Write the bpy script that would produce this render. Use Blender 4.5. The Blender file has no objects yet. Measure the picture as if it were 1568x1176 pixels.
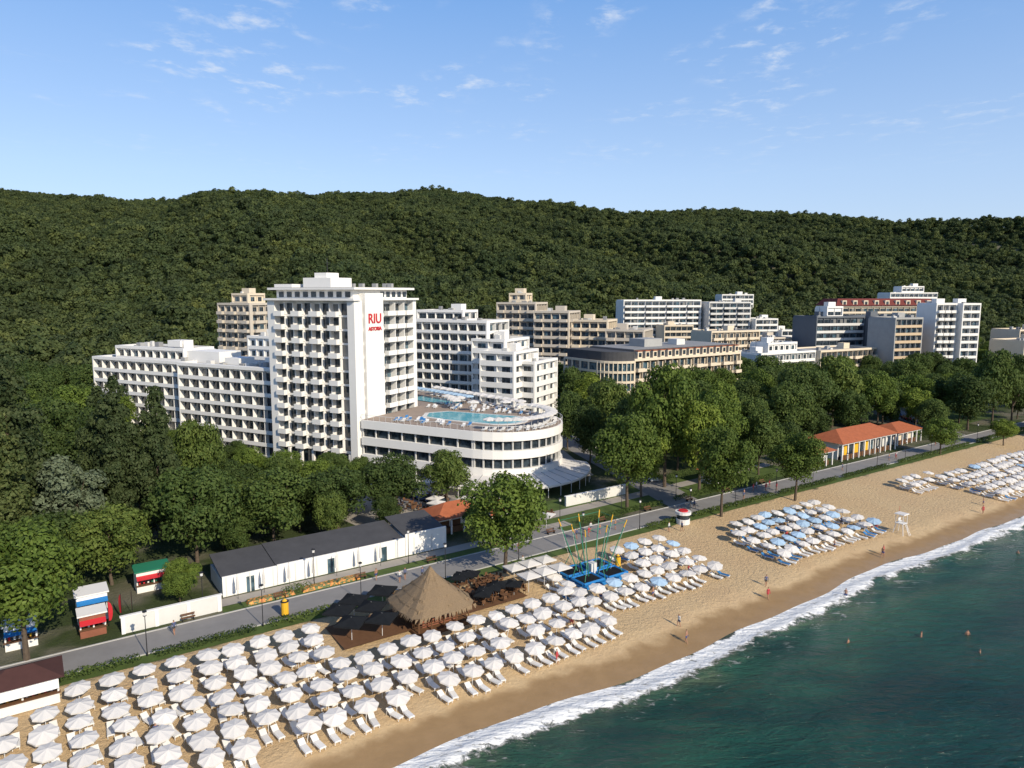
import bpy, bmesh, math, random
import numpy as np
from mathutils import Vector
random.seed(7); rng=np.random.default_rng(7)
sc=bpy.context.scene; COL=sc.collection
R=math.radians
# ---------- street / coast frame: t = along the shore, c = inland from the water line
CA=math.atan2(.5664,.8241)
def wig(t): return .8*math.sin(t/13.)+.4*math.sin(t/5.3+1)+.15*math.sin(t/2.1)
def W(t,c): 
    n=c+52.2
    return (.8241*t-.5664*n, .5664*t+.8241*n)
# ---------- materials
class NT:
    def __init__(s,nt): s.nt=nt
    def n(s,ty,**k):
        nd=s.nt.nodes.new(ty)
        for a,b in k.items(): setattr(nd,a,b)
        return nd
    def set(s,sock,v):
        if isinstance(v,bpy.types.NodeSocket): s.nt.links.new(v,sock)
        elif v is not None: sock.default_value=v
    def m(s,op,a,b=None,c=None,clamp=False):
        nd=s.n('ShaderNodeMath',operation=op,use_clamp=clamp)
        s.set(nd.inputs[0],a)
        if b is not None: s.set(nd.inputs[1],b)
        if c is not None: s.set(nd.inputs[2],c)
        return nd.outputs[0]
    def noise(s,vec=None,scale=1.,detail=3.,rough=.55,dist=0.):
        nd=s.n('ShaderNodeTexNoise'); s.set(nd.inputs['Vector'],vec)
        nd.inputs['Scale'].default_value=scale;nd.inputs['Detail'].default_value=detail;nd.inputs['Roughness'].default_value=rough;nd.inputs['Distortion'].default_value=dist
        return nd.outputs[0]
    def mix(s,f,a,b,bt='MIX'):
        nd=s.n('ShaderNodeMix',data_type='RGBA',blend_type=bt)
        s.set(nd.inputs[0],f);s.set(nd.inputs[6],a if isinstance(a,bpy.types.NodeSocket) else (*a,1));s.set(nd.inputs[7],b if isinstance(b,bpy.types.NodeSocket) else (*b,1))
        return nd.outputs[2]
    def mr(s,v,a,b,c=0.,d=1.,smooth=True):
        nd=s.n('ShaderNodeMapRange',interpolation_type='SMOOTHSTEP' if smooth else 'LINEAR')
        s.set(nd.inputs[0],v)
        for i,x in enumerate((a,b,c,d)): nd.inputs[i+1].default_value=x
        return nd.outputs[0]
    def attr(s,name): return s.n('ShaderNodeAttribute',attribute_name=name).outputs['Fac']
    def pos(s): return s.n('ShaderNodeNewGeometry').outputs['Position']
    def obj(s): return s.n('ShaderNodeTexCoord').outputs['Object']
    def rnd(s): return s.n('ShaderNodeObjectInfo').outputs['Random']
    def ramp(s,f,stops):
        nd=s.n('ShaderNodeValToRGB');s.set(nd.inputs[0],f);cr=nd.color_ramp
        while len(cr.elements)<len(stops): cr.elements.new(.5)
        for e,(p,c) in zip(cr.elements,stops): e.position=p;e.color=(*c,1)
        return nd.outputs[0]
    def bump(s,h,st=.5,d=.1):
        nd=s.n('ShaderNodeBump');s.set(nd.inputs['Height'],h);nd.inputs['Strength'].default_value=st;nd.inputs['Distance'].default_value=d
        return nd.outputs[0]
def newmat(name):
    m=bpy.data.materials.new(name);m.use_nodes=True
    return m,NT(m.node_tree),m.node_tree.nodes['Principled BSDF']
def mat(name,col,rough=.7,var=.12,scale=.6,spec=.3,metal=0.,bumpst=0.,rnd=0.,trans=0.):
    m,t,p=newmat(name)
    dark=tuple(x*(1-var*2) for x in col);lite=tuple(min(1,x*(1+var)) for x in col)
    c=t.mix(t.noise(t.pos(),scale,5,.65),dark,lite)
    if rnd: c=t.mix(1.,c,t.ramp(t.rnd(),[(0,(1-rnd,)*3),(1,(1,)*3)]),'MULTIPLY')
    t.set(p.inputs['Base Color'],c);p.inputs['Roughness'].default_value=rough;p.inputs['Specular IOR Level'].default_value=spec;p.inputs['Metallic'].default_value=metal
    if bumpst: t.set(p.inputs['Normal'],t.bump(t.noise(t.pos(),scale*8,4),bumpst,.05))
    if trans:
        tr=t.n('ShaderNodeBsdfTranslucent');t.set(tr.inputs[0],c);mx=t.n('ShaderNodeMixShader');mx.inputs[0].default_value=trans
        t.nt.links.new(p.outputs[0],mx.inputs[1]);t.nt.links.new(tr.outputs[0],mx.inputs[2]);t.nt.links.new(mx.outputs[0],m.node_tree.nodes['Material Output'].inputs[0])
    return m
def leaf(name,c1,c2,c3,rv=.35,sc_=.5,patch=False):
    m,t,p=newmat(name)
    c=t.mix(t.mr(t.noise(t.obj(),sc_,3),.35,.65),c1,c2)
    c=t.mix(t.mr(t.noise(t.obj(),3.5,1),.5,.75),c,c3)
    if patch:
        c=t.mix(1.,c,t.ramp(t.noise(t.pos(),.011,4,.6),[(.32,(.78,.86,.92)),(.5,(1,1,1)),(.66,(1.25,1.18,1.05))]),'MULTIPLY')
    r=t.rnd()
    c=t.mix(1.,c,t.ramp(r,[(0,(1-rv,1-rv,1-rv*.9)),(.5,(1-rv*.3,1-rv*.3,1-rv*.35)),(.85,(1.1,1.04,.95)),(1,(1.4,1.25,1.05))]),'MULTIPLY')
    t.set(p.inputs['Base Color'],c);p.inputs['Roughness'].default_value=.65;p.inputs['Specular IOR Level'].default_value=.15
    tr=t.n('ShaderNodeBsdfTranslucent');t.set(tr.inputs[0],t.mix(.4,c,(.15,.20,.03)))
    mx=t.n('ShaderNodeMixShader');mx.inputs[0].default_value=.25
    out=m.node_tree.nodes['Material Output']
    t.nt.links.new(p.outputs[0],mx.inputs[1]);t.nt.links.new(tr.outputs[0],mx.inputs[2]);t.nt.links.new(mx.outputs[0],out.inputs[0])
    return m
M={}
M['white']=mat('white_render',(.82,.80,.76),.75,.05,.25)
M['white2']=mat('weathered_white',(.66,.65,.62),.8,.09,.4)
M['cream']=mat('cream_render',(.70,.60,.46),.8,.08,.4)
M['beige']=mat('beige_render',(.56,.50,.42),.8,.08,.4)
M['ochre']=mat('ochre_render',(.56,.43,.29),.8,.08,.4)
M['grey']=mat('grey_cladding',(.13,.145,.165),.6,.1,.4)
M['lgrey']=mat('light_grey_concrete',(.38,.38,.37),.8,.12,.5)
M['roofg']=mat('grey_roofing',(.30,.30,.30),.85,.18,.3)
M['roofd']=mat('dark_roofing',(.075,.075,.08),.85,.2,.5)
M['tile']=mat('terracotta_tiles',(.40,.12,.05),.8,.22,1.2,bumpst=.4)
M['redroof']=mat('dark_red_roof',(.16,.035,.03),.8,.15,.8)
M['brownroof']=mat('brown_roof',(.08,.035,.03),.8,.15,.8)
M['red']=mat('red_paint',(.55,.03,.04),.5,.06)
M['blue']=mat('blue_paint',(.02,.19,.50),.5,.1)
M['yellow']=mat('yellow_paint',(.75,.42,.03),.5,.08)
M['green']=mat('green_paint',(.03,.22,.13),.5,.1)
M['wood']=mat('brown_wood',(.16,.08,.04),.8,.2,2)
M['metal']=mat('dark_metal',(.05,.05,.055),.45,.1,1,metal=.6)
M['asph']=mat('asphalt',(.25,.24,.23),.9,.16,.35,bumpst=.2)
M['path']=mat('paving',(.36,.33,.29),.85,.14,.5)
M['kerb']=mat('kerb_stone',(.45,.44,.42),.85,.1)
M['grass']=mat('lawn_grass',(.085,.13,.028),.9,.35,.5,bumpst=.6)
M['deck']=mat('terrace_decking',(.33,.26,.21),.8,.12,.6)
M['black']=mat('black_fabric',(.016,.018,.021),.9,.2,1,spec=.1)
M['canvas']=mat('white_canvas',(.82,.79,.75),.8,.03,1.2,rnd=.14,trans=.18)
M['bcanvas']=mat('blue_canvas',(.42,.58,.74),.8,.05,1.2,rnd=.2)
M['plastic']=mat('white_plastic',(.76,.75,.73),.5,.05,1,rnd=.15)
M['bplastic']=mat('blue_cushion',(.05,.22,.50),.6,.1,1,rnd=.3)
M['bark']=mat('bark',(.12,.09,.065),.9,.3,3)
M['brick']=mat('red_brick',(.27,.10,.06),.85,.2,2)
M['curtain']=mat('curtained_window',(.22,.22,.21),.35,.25,1.5,spec=.6)
def glass(name,col):
    m,t,p=newmat(name)
    t.set(p.inputs['Base Color'],t.mix(t.mr(t.noise(t.pos(),.9,3),.4,.62),col,tuple(x*2.2+.008 for x in col)))
    p.inputs['Roughness'].default_value=.12;p.inputs['Specular IOR Level'].default_value=.6
    return m
M['glass']=glass('window_glass',(.016,.024,.032));M['glass2']=glass('blue_window_glass',(.035,.062,.08))
m,t,p=newmat('thatch');c=t.mix(t.noise(t.obj(),9,4,.7),(.10,.068,.038),(.38,.27,.16));t.set(p.inputs['Base Color'],c);p.inputs['Roughness'].default_value=.95
t.set(p.inputs['Normal'],t.bump(t.noise(t.obj(),14,3),.9,.1));M['thatch']=m
m,t,p=newmat('pool_water');t.set(p.inputs['Base Color'],t.mix(t.noise(t.pos(),.8,2),(.05,.34,.42),(.11,.48,.56)));p.inputs['Roughness'].default_value=.08
t.set(p.inputs['Normal'],t.bump(t.noise(t.pos(),3,2),.2,.05));M['pool']=m
m,t,p=newmat('flower_bed_plants');t.set(p.inputs['Base Color'],t.ramp(t.noise(t.pos(),2.4,4,.8),[(.40,(.03,.07,.015)),(.5,(.10,.14,.02)),(.53,(.65,.25,.02)),(.58,(.6,.07,.03)),(.62,(.7,.45,.04))]));M['flower']=m
M['leafA']=leaf('plane_leaves',(.078,.130,.024),(.140,.200,.036),(.19,.25,.06))
M['leafD']=leaf('dark_leaves',(.052,.090,.024),(.092,.138,.036),(.135,.175,.050))
M['leafP']=leaf('poplar_leaves',(.042,.068,.026),(.080,.110,.042),(.13,.155,.065))
M['leafS']=leaf('silver_leaves',(.10,.135,.085),(.15,.19,.12),(.20,.24,.165))
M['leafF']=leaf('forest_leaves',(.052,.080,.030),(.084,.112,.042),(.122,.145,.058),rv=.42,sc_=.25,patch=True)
for k,c_ in (('car0',(.6,.6,.6)),('car1',(.05,.05,.06)),('car2',(.3,.04,.03)),('car3',(.06,.12,.3))): M[k]=mat('car_paint',c_,.25,.03,spec=.6)
# ---------- mesh builders
class MB:
    def __init__(s): s.v=[];s.f=[];s.mi=[];s.mats=[]
    def mat(s,k):
        if k not in s.mats: s.mats.append(k)
        return s.mats.index(k)
    def poly(s,k,pts):
        b=len(s.v);s.v+=[tuple(p) for p in pts];s.f.append(tuple(range(b,b+len(pts))));s.mi.append(s.mat(k))
    def hexa(s,k,P):
        b=len(s.v);s.v+=P;i=s.mat(k)
        for q in ((0,3,2,1),(4,5,6,7),(0,1,5,4),(1,2,6,5),(2,3,7,6),(3,0,4,7)): s.f.append(tuple(b+j for j in q));s.mi.append(i)
    def box(s,k,x0,x1,y0,y1,z0,z1,fr=None,tp=0.):
        P=[(x0,y0,z0),(x1,y0,z0),(x1,y1,z0),(x0,y1,z0),(x0+tp,y0+tp,z1),(x1-tp,y0+tp,z1),(x1-tp,y1-tp,z1),(x0+tp,y1-tp,z1)]
        if fr: P=[fr(*p) for p in P]
        s.hexa(k,P)
    def prism(s,k,pts,z0,z1,fr=None,top=True):
        n=len(pts);P=[(x,y,z0) for x,y in pts]+[(x,y,z1) for x,y in pts]
        if fr: P=[fr(*p) for p in P]
        b=len(s.v);s.v+=P;i=s.mat(k)
        for j in range(n): s.f.append((b+j,b+(j+1)%n,b+n+(j+1)%n,b+n+j));s.mi.append(i)
        if top: s.f.append(tuple(range(b+n,b+2*n)));s.mi.append(i)
    def tube(s,k,p0,p1,r0,r1=None,n=6):
        if r1 is None:r1=r0
        p0=Vector(p0);p1=Vector(p1);d=(p1-p0).normalized();a=d.orthogonal().normalized();bb=d.cross(a)
        b=len(s.v);i=s.mat(k)
        for p,r in ((p0,r0),(p1,r1)):
            for j in range(n):
                q=p+(a*math.cos(2*math.pi*j/n)+bb*math.sin(2*math.pi*j/n))*r;s.v.append(tuple(q))
        for j in range(n): s.f.append((b+j,b+(j+1)%n,b+n+(j+1)%n,b+n+j));s.mi.append(i)
        s.f.append(tuple(range(b+n,b+2*n)));s.mi.append(i);s.f.append(tuple(range(b+n-1,b-1,-1)));s.mi.append(i)
    def mesh(s,name):
        me=bpy.data.meshes.new(name);me.from_pydata(s.v,[],s.f)
        for k in s.mats: me.materials.append(M[k])
        me.polygons.foreach_set('material_index',s.mi);me.update();return me
def add(name,me,loc=(0,0,0),rz=0.,scl=1.,parent=None):
    o=bpy.data.objects.new(name,me);COL.objects.link(o);o.location=loc;o.rotation_euler=(0,0,rz)
    o.scale=(scl,)*3 if not isinstance(scl,tuple) else scl
    if parent:o.parent=parent
    return o
def frame(ox,oy,a):
    ca,sa=math.cos(a),math.sin(a)
    return lambda x,y,z:(ox+ca*x-sa*y,oy+sa*x+ca*y,z)
class Bld:
    def __init__(s,name,ox,oy,a):
        s.name=name;s.o=(ox,oy);s.a=a;s.parts={}
    def part(s,k):
        return s.parts.setdefault(k,MB())
    def done(s):
        e=bpy.data.objects.new(s.name,None);COL.objects.link(e);e.location=(s.o[0],s.o[1],0);e.rotation_euler=(0,0,s.a)
        for k,mb in s.parts.items():
            if mb.v: add(k,mb.mesh(k),parent=e)
        return e
def pick_glass():
    r=random.random();return 'glass' if r<.74 else ('glass2' if r<.9 else 'curtain')
FOOT=[]   # building footprints (frame origin, angle, x0,x1,y0,y1) used to keep trees clear of walls
def facade(b,fr,L,z0,nf,fh,bay,wall='white',rec=1.2,par=(-.22,.85),fin=.16,gw=.8,proj=0.,gt=2.4,rail=None,endw=.4,bal=0):
    """bays of glazing behind balconies/spandrels; local x along, y into the building"""
    A=b.part('walls');G=b.part('windows');S=b.part('balconies')
    nb=max(1,round((L-2*endw)/bay));bw=(L-2*endw)/nb
    for f in range(nf):
        z=z0+f*fh
        S.box(rail or wall,endw,L-endw,-proj,.14-proj,z+par[0],z+par[1],fr)
        if rec+proj>.5: S.box(wall,endw,L-endw,.14-proj,rec-.01,z-.2,z+.04,fr)
        for i in range(nb):
            x=endw+i*bw
            gx0=x+bw*(1-gw)/2;gx1=gx0+bw*gw
            G.box(pick_glass(),gx0,gx1-.06-bw*gw/2,rec-.04,rec+.05,z+.08,z+gt,fr)
            G.box(pick_glass(),gx0+bw*gw/2,gx1,rec-.04,rec+.05,z+.08,z+gt,fr)
            if i and fin: A.box(wall,x-fin/2,x+fin/2,.141-proj,rec-.011,z+par[1] if rec+proj<.5 else z+.041,z+fh-.201,fr)
            if bal and i%bal==0:
                S.box(wall,x+.2,x+bw-.2,-1.1-proj,-.98-proj,z-.2,z+.9,fr);S.box(wall,x+.2,x+bw-.2,-.98-proj,-.003-proj,z-.2,z-.02,fr)
                for q in (x+.2,x+bw-.32): S.box(wall,q,q+.12,-.98-proj,-.003-proj,z-.019,z+.9,fr)
    for x0,x1 in ((0,endw),(L-endw,L)): A.box(wall,x0,x1,-proj-.03,rec+.1,z0-.3,z0+nf*fh,fr)
    S.box(wall,0,L,-proj-.05,rec+.1,z0+nf*fh,z0+nf*fh+.75,fr)
def roofkit(b,x0,x1,y0,y1,z,wall='white',n=6,par=.6,roof='roofg'):
    r=b.part('roof')
    r.box(roof,x0+.3,x1-.3,y0+.3,y1-.3,z-.05,z+.06)
    for q in ((x0,x1,y0,y0+.3),(x0,x1,y1-.3,y1),(x0,x0+.3,y0+.3,y1-.3),(x1-.3,x1,y0+.3,y1-.3)): r.box(wall,*q,z-.04,z+par)
    for i in range(n):
        x=random.uniform(x0+1.5,x1-3.);y=random.uniform(y0+1.5,y1-3.);w=random.uniform(.7,1.8);h=random.uniform(.5,1.6)
        r.box(random.choice(['lgrey','white2','roofg']),x,x+w,y,y+w*.8,z+.07,z+.07+h)
    if n>3:
        x=random.uniform(x0+2,x1-5);y=(y0+y1)/2-1.5;r.box(wall,x,x+3.6,y,y+3,z+.07,z+2.4);r.tube('metal',(x+1,y+1,z+2.4),(x+1,y+1,z+4.6),.05,n=4)
def block(b,x0,x1,y0,y1,z0,nf,fh,bay=3.2,sides='fr',wall='white',n=5,**k):
    """box building with facades on front (f,-y), right (r,+x), left (l,-x)"""
    FOOT.append((b.o[0],b.o[1],b.a,x0-3,x1+3,y0-4,y1+3))
    rec=k.get('rec',1.2);z1=z0+nf*fh
    fx0=x0+(rec if 'l' in sides else 0);fx1=x1-(rec if 'r' in sides else 0)
    b.part('walls').box(wall,fx0,fx1,y0+rec,y1,0,z1+.1)
    facade(b,frame(x0,y0,0),x1-x0,z0,nf,fh,bay,wall,**k)
    if 'r' in sides: facade(b,frame(x1+.002,y0+rec+.1,math.pi/2),y1-y0-rec-.1,z0,nf,fh,bay,wall,**k)
    if 'l' in sides: facade(b,frame(x0-.002,y1,-math.pi/2),y1-y0-rec-.1,z0,nf,fh,bay,wall,**k)
    if z0>2.5: b.part('walls').box('glass',x0+rec+.2,x1-rec-.2,y0+rec-.1,y0+rec-.03,1.9,z0-.3)
    roofkit(b,x0+.35,x1-.35,y0+.35,y1-.1,z1+.12,wall,n)
# ---------- world, sun, camera
cam=bpy.data.cameras.new('camera');co=bpy.data.objects.new('camera',cam);COL.objects.link(co)
cam.lens=36*1090/1568;cam.sensor_width=36;cam.clip_end=9000;co.location=(0,0,41);co.rotation_euler=(math.pi/2-math.atan(138/1090),0,0);sc.camera=co
SEL,SAZ=31,51
w=bpy.data.worlds.new("World");sc.world=w;w.use_nodes=True
t=NT(w.node_tree);bg=w.node_tree.nodes['Background'];sky=t.n('ShaderNodeTexSky',sky_type='NISHITA');sky.sun_disc=False
sky.sun_elevation=R(SEL);sky.sun_rotation=R(90+SAZ);sky.dust_density=.5;sky.air_density=1.;sky.ozone_density=1.5;bg.inputs[1].default_value=.145
base=t.mix(1.,sky.outputs[0],(.92,1.0,1.15),'MULTIPLY')
tc=t.n('ShaderNodeTexCoord').outputs['Generated'];sep=t.n('ShaderNodeSeparateXYZ');t.set(sep.inputs[0],tc)
haze=t.ramp(sep.outputs[2],[(.0,(.62,.72,.90)),(.15,(.50,.68,.94)),(.36,(.22,.46,.88)),(.6,(.08,.20,.48)),(.9,(.05,.13,.34))])
haze=t.mix(1.,haze,(6.8,6.8,7.0),'MULTIPLY')
base=t.mix(.65,base,haze)
zz=t.m('MAXIMUM',sep.outputs[2],.05);cx=t.n('ShaderNodeCombineXYZ');t.set(cx.inputs[0],t.m('DIVIDE',sep.outputs[0],zz));t.set(cx.inputs[1],t.m('MULTIPLY',t.m('DIVIDE',sep.outputs[1],zz),.8))
n1=t.noise(cx.outputs[0],6.5,8,.62,.2);n2=t.noise(cx.outputs[0],1.3,2,.5)
mk=t.m('MULTIPLY',t.mr(n1,.48,.80),t.mr(n2,.46,.60));mk=t.m('MULTIPLY',mk,t.mr(sep.outputs[2],.12,.28))
t.set(bg.inputs[0],t.mix(t.m('MULTIPLY',mk,.75),base,(5.8,6.1,6.5)))
s=bpy.data.lights.new('sun','SUN');s.energy=5.0;s.angle=R(.5);s.color=(1,.89,.71)
so=bpy.data.objects.new('sun',s);COL.objects.link(so)
so.rotation_euler=Vector((math.cos(R(SEL))*math.cos(R(SAZ)),-math.cos(R(SEL))*math.sin(R(SAZ)),math.sin(R(SEL)))).to_track_quat('Z','Y').to_euler()
sc.view_settings.view_transform='Standard'
# ---------- terrain
PX=[-1500,-1058,-923,-788,-653,-518,-356,-221,-161,-100,-46,89,237,318,426,561,669,831,1058,1600]
PZ=[240,244,232,222,222,227,234,237,245,238,226,210,195,200,203,195,188,172,163,160]
def ystart(x): return np.interp(x,[-400,-120,-60,0,100,300,600],[235,245,280,340,390,450,500])
def hz(x,y):
    y0=ystart(x)+15;u=(y-y0)/(1500-y0)
    if u<=0: return 2.
    pr=float(np.interp(x,PX,PZ))
    if u<1:
        env=math.sin(math.pi*min(u,1))*(1-u)**.6*1.35
        und=env*(15*math.sin(x/85.+1.3*math.sin(y/160.))+13*math.sin(x/41.+y/95.)+8*math.sin(y/60.+x/140.)+6*math.sin(x/19.+y/33.))
        return 2+(pr-2)*(u**.92)+und
    return pr*(1-(u-1)*.9)
def tz(t_,c):
    x,y=W(t_,c)
    if c<0: return max(-12,.06*c)
    if c<28.5: return .09*c if c<8 else .72+(c-8)*(1.28/20.5)
    return hz(x,y)
ts=list(range(-1300,-160,60))+list(range(-160,-20,6))+list(range(-20,230,2))+list(range(230,420,6))+list(range(420,2700,60))
cs=[-3000,-400,-60,-20]+[x*.5 for x in range(-10,24)]+list(range(12,60,2))+list(range(60,1500,15))+list(range(1500,2700,60))
def gridmesh(name,ts,cs,zf):
    V=[];A=[]
    for c in cs:
        for t_ in ts:
            cc=c+wig(t_)*max(0,1-abs(c)/20.)
            x,y=W(t_,cc);V.append((x,y,zf(t_,c)));A.append(c)
    n=len(ts);F=[(j*n+i,j*n+i+1,(j+1)*n+i+1,(j+1)*n+i) for j in range(len(cs)-1) for i in range(n-1)]
    me=bpy.data.meshes.new(name);me.from_pydata(V,[],F);at=me.attributes.new('shore','FLOAT','POINT');at.data.foreach_set('value',A)
    me.polygons.foreach_set('use_smooth',[True]*len(F));return me
me=gridmesh('terrain',ts,cs,tz)
m,t,p=newmat('sand_and_soil');c=t.attr('shore');P=t.pos()
nn=t.noise(P,.35,4);cn=t.m('ADD',c,t.m('MULTIPLY',t.m('SUBTRACT',nn,.5),4.))
dry=t.mix(t.noise(P,1.6,6,.7),(.47,.335,.180),(.67,.495,.29));dry=t.mix(t.mr(t.noise(P,.12,3),.4,.65),dry,(.55,.39,.22))
dry=t.mix(t.mr(t.noise(P,5.,4,.8),.54,.7,0,.45),dry,(.28,.19,.10))
wet=t.mix(t.noise(P,.5,3),(.26,.165,.075),(.37,.24,.12))
sand=t.mix(t.mr(cn,3.4,5.8),wet,dry)
soil=t.mix(t.mr(t.noise(P,.09,4),.45,.62),(.045,.065,.02),(.15,.14,.10))
t.set(p.inputs['Base Color'],t.mix(t.mr(cn,28.2,29.4),sand,soil));t.set(p.inputs['Roughness'],t.mr(cn,1.,4.5,.35,.95))
t.set(p.inputs['Normal'],t.bump(t.m('MULTIPLY',t.noise(P,2.2,5,.7),t.mr(cn,4,8,.15,1.)),1.,.32));p.inputs['Specular IOR Level'].default_value=.25
me.materials.append(m);add('terrain',me)
# sea
tsea=list(range(-600,-100,50))+[x*2 for x in range(-50,150)]+list(range(300,2600,60))
csea=[-3500,-1500,-600,-250,-120,-60,-40]+[-30+x for x in range(0,24)]+[-6+x*.5 for x in range(0,15)]
def seaz(t_,c):
    z=0.
    if -30<c<-2: z=.10*math.sin(c*.55+.6*math.sin(t_/17.))+.05*math.sin(t_/6.+c*.3)
    k=c+1.9+.8*math.sin(t_/8.);z+=.30*math.exp(-k*k/.8)
    if c>0: z=.06-.02*c
    return z
me=gridmesh('sea',tsea,csea,seaz)
m,t,p=newmat('sea_water');c=t.attr('shore');P=t.pos()
def rot_scaled(sx,sy):
    mp=t.n('ShaderNodeMapping');t.set(mp.inputs[0],P);mp.inputs['Rotation'].default_value=(0,0,-CA);mp.inputs['Scale'].default_value=(sx,sy,1);return mp.outputs[0]
nb=t.m('SUBTRACT',t.noise(rot_scaled(.16,.16),1.,5),.5)
cc=t.m('ADD',c,t.m('MULTIPLY',nb,4.5));cl=t.m('ADD',c,t.m('MULTIPLY',nb,16.))
col=t.ramp(t.mr(cl,-75,0,0,1,False),[(0,(.002,.018,.025)),(.45,(.003,.028,.029)),(.75,(.006,.050,.037)),(.93,(.026,.092,.056)),(1,(.12,.15,.08))])
col=t.mix(t.mr(t.noise(rot_scaled(.03,.11),1,4),.42,.7,0,.7),col,(.002,.020,.022))
lace=t.noise(rot_scaled(.8,1.3),1.,9,.75,.8)
main=t.m('MINIMUM',t.mr(cc,-3.9,-1.5),t.mr(cc,1.5,.3))
foam=t.mr(t.m('ADD',t.m('MULTIPLY',main,.50),lace),.76,.92)
old=t.m('MULTIPLY',t.mr(t.noise(rot_scaled(.3,.8),1,8,.72,1.2),.57,.66),t.m('MULTIPLY',t.mr(cc,-8,-2.5),.6))
foam=t.m('MAXIMUM',foam,old)
t.set(p.inputs['Base Color'],t.mix(foam,col,(.82,.82,.80)));t.set(p.inputs['Roughness'],t.mr(foam,0,1,.12,.8))
h=t.m('ADD',t.noise(rot_scaled(.35,1.1),1.,6,.6,.4),t.m('MULTIPLY',t.noise(rot_scaled(2.,3.5),1.,3),.25));h=t.m('ADD',h,t.m('MULTIPLY',foam,.5))
t.set(p.inputs['Normal'],t.bump(h,1.,.6));p.inputs['IOR'].default_value=1.33
me.materials.append(m);add('sea',me)
def sheet(name,k,pts,z,world=False):
    mb=MB();mb.poly(k,[(*(p if world else W(*p)),z) for p in pts]);return add(name,mb.mesh(name))
def kerb(name,t0,t1,c,w=.25):
    mb=MB();mb.box('kerb',t0,t1,c,c+w,1.9,2.13,lambda x,y,z:(*W(x,y),z));return add(name,mb.mesh(name))
sheet('promenade_road','asph',[(-12,30.8),(260,30.8),(260,36.2),(-12,36.2)],2.03)
sheet('promenade_path','path',[(16,38.6),(75,38.6),(75,41.),(16,41.)],2.034)
sheet('promenade_verge','grass',[(-12,28.6),(260,28.6),(260,30.8),(-12,30.8)],2.026)
sheet('lawn','grass',[(70,38),(140,38),(140,52),(70,52)],2.03)
sheet('lawn','grass',[(150,40),(260,46),(260,60),(200,56),(150,50)],2.03)
sheet('lawn','grass',[(18,36.3),(75,36.3),(75,38.5),(18,38.5)],2.022)
sheet('park_path','path',[(66,43),(140,45.5),(140,48),(66,46)],2.04)
sheet('access_road','asph',[(64,36.2),(72,36.2),(62,80),(54,80)],2.038)
sheet('hotel_forecourt','path',[(45,55),(100,62),(110,85),(40,85)],2.021)
sheet('access_road','asph',[(96,36.2),(104,36.2),(130,110),(150,150),(142,152),(120,112)],2.042)
sheet('access_road','asph',[(205,36.2),(214,36.2),(270,100),(260,104)],2.042)
for c in (30.65,36.2): kerb('kerb',-12,260,c,.18)
for a,b_ in ((21,27),(28,36)):
    mb=MB();mb.box('flower',a,b_,37.,38.3,2.02,2.45,lambda x,y,z:(*W(x,y),z),.15);add('flower_bed',mb.mesh('flower_bed'))
# ---------- vegetation
def leaves(cl,n,size,flat=.40):
    cl=np.array(cl);wt=cl[:,3]**2;idx=rng.choice(len(cl),n,p=wt/wt.sum())
    d=rng.normal(size=(n,3));d/=np.linalg.norm(d,axis=1)[:,None];d[:,2]=np.where(d[:,2]<-.5,-d[:,2],d[:,2])
    r=cl[idx,3]*rng.uniform(.72,1.12,n);P=cl[idx,:3]+d*r[:,None]*np.array([1,1,.85])
    nrm=d+rng.normal(size=(n,3))*flat;nrm/=np.linalg.norm(nrm,axis=1)[:,None]
    a=np.cross(nrm,rng.normal(size=(n,3)));a/=np.linalg.norm(a,axis=1)[:,None];b=np.cross(nrm,a)
    s=size*rng.uniform(.6,1.3,n)[:,None]
    V=np.stack([P-a*s,P-b*s*.6,P+a*s,P+b*s*.6],1).reshape(-1,3)
    F=np.arange(n*4).reshape(-1,4);return V,F
def tree_mesh(name,h,r,bh,nc,nl,ls,lm,cr=(.24,.40),shape='round'):
    mb=MB();cl=[];zc=bh+(h-bh)*.5;hh=(h-bh)*.5
    for i in range(nc):
        if shape=='poplar':
            u=(i+random.random())/nc;pr=r*(math.sin(math.pi*min(1,u*.86+.12))**.6)
            a=random.uniform(0,6.28);d_=pr*math.sqrt(random.random())*.75;c_=max(.8,pr*random.uniform(.26,.42))
            cl.append((d_*math.cos(a),d_*math.sin(a),bh+u*(h-bh-c_*.8),c_));continue
        for _ in range(30):
            q=rng.uniform(-1,1,3)
            if .25<np.linalg.norm(q)<.95: break
        wz=.82 if q[2]<-.4 else 1.
        cr_=r*rng.uniform(*cr)
        cl.append((q[0]*r*.8*wz,q[1]*r*.8*wz,zc+q[2]*(hh-cr_*.5),cr_))
    tr=max(.18,h*.018);mb.tube('bark',(0,0,-.3),(.1,.1,bh),tr*1.25,tr*.9,8);mb.tube('bark',(.1,.1,bh),(0,0,zc+hh*.4),tr*.9,tr*.3,7)
    for c in cl[::3][:13]:
        z0=bh+max(0,(c[2]-bh)*.35);mb.tube('bark',(.1,.1,z0),(c[0]*.85,c[1]*.85,c[2]-.1),tr*.45,tr*.12,5)
    V,F=leaves(cl,nl,ls);me0=mb.v;nv=len(me0)
    verts=[tuple(v) for v in me0]+[tuple(v) for v in V];faces=mb.f+[tuple(int(x)+nv for x in f) for f in F]
    me=bpy.data.meshes.new(name);me.from_pydata(verts,[],faces);me.materials.append(M['bark']);me.materials.append(M[lm])
    me.polygons.foreach_set('material_index',[0]*len(mb.f)+[1]*len(F));me.update();return me
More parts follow.
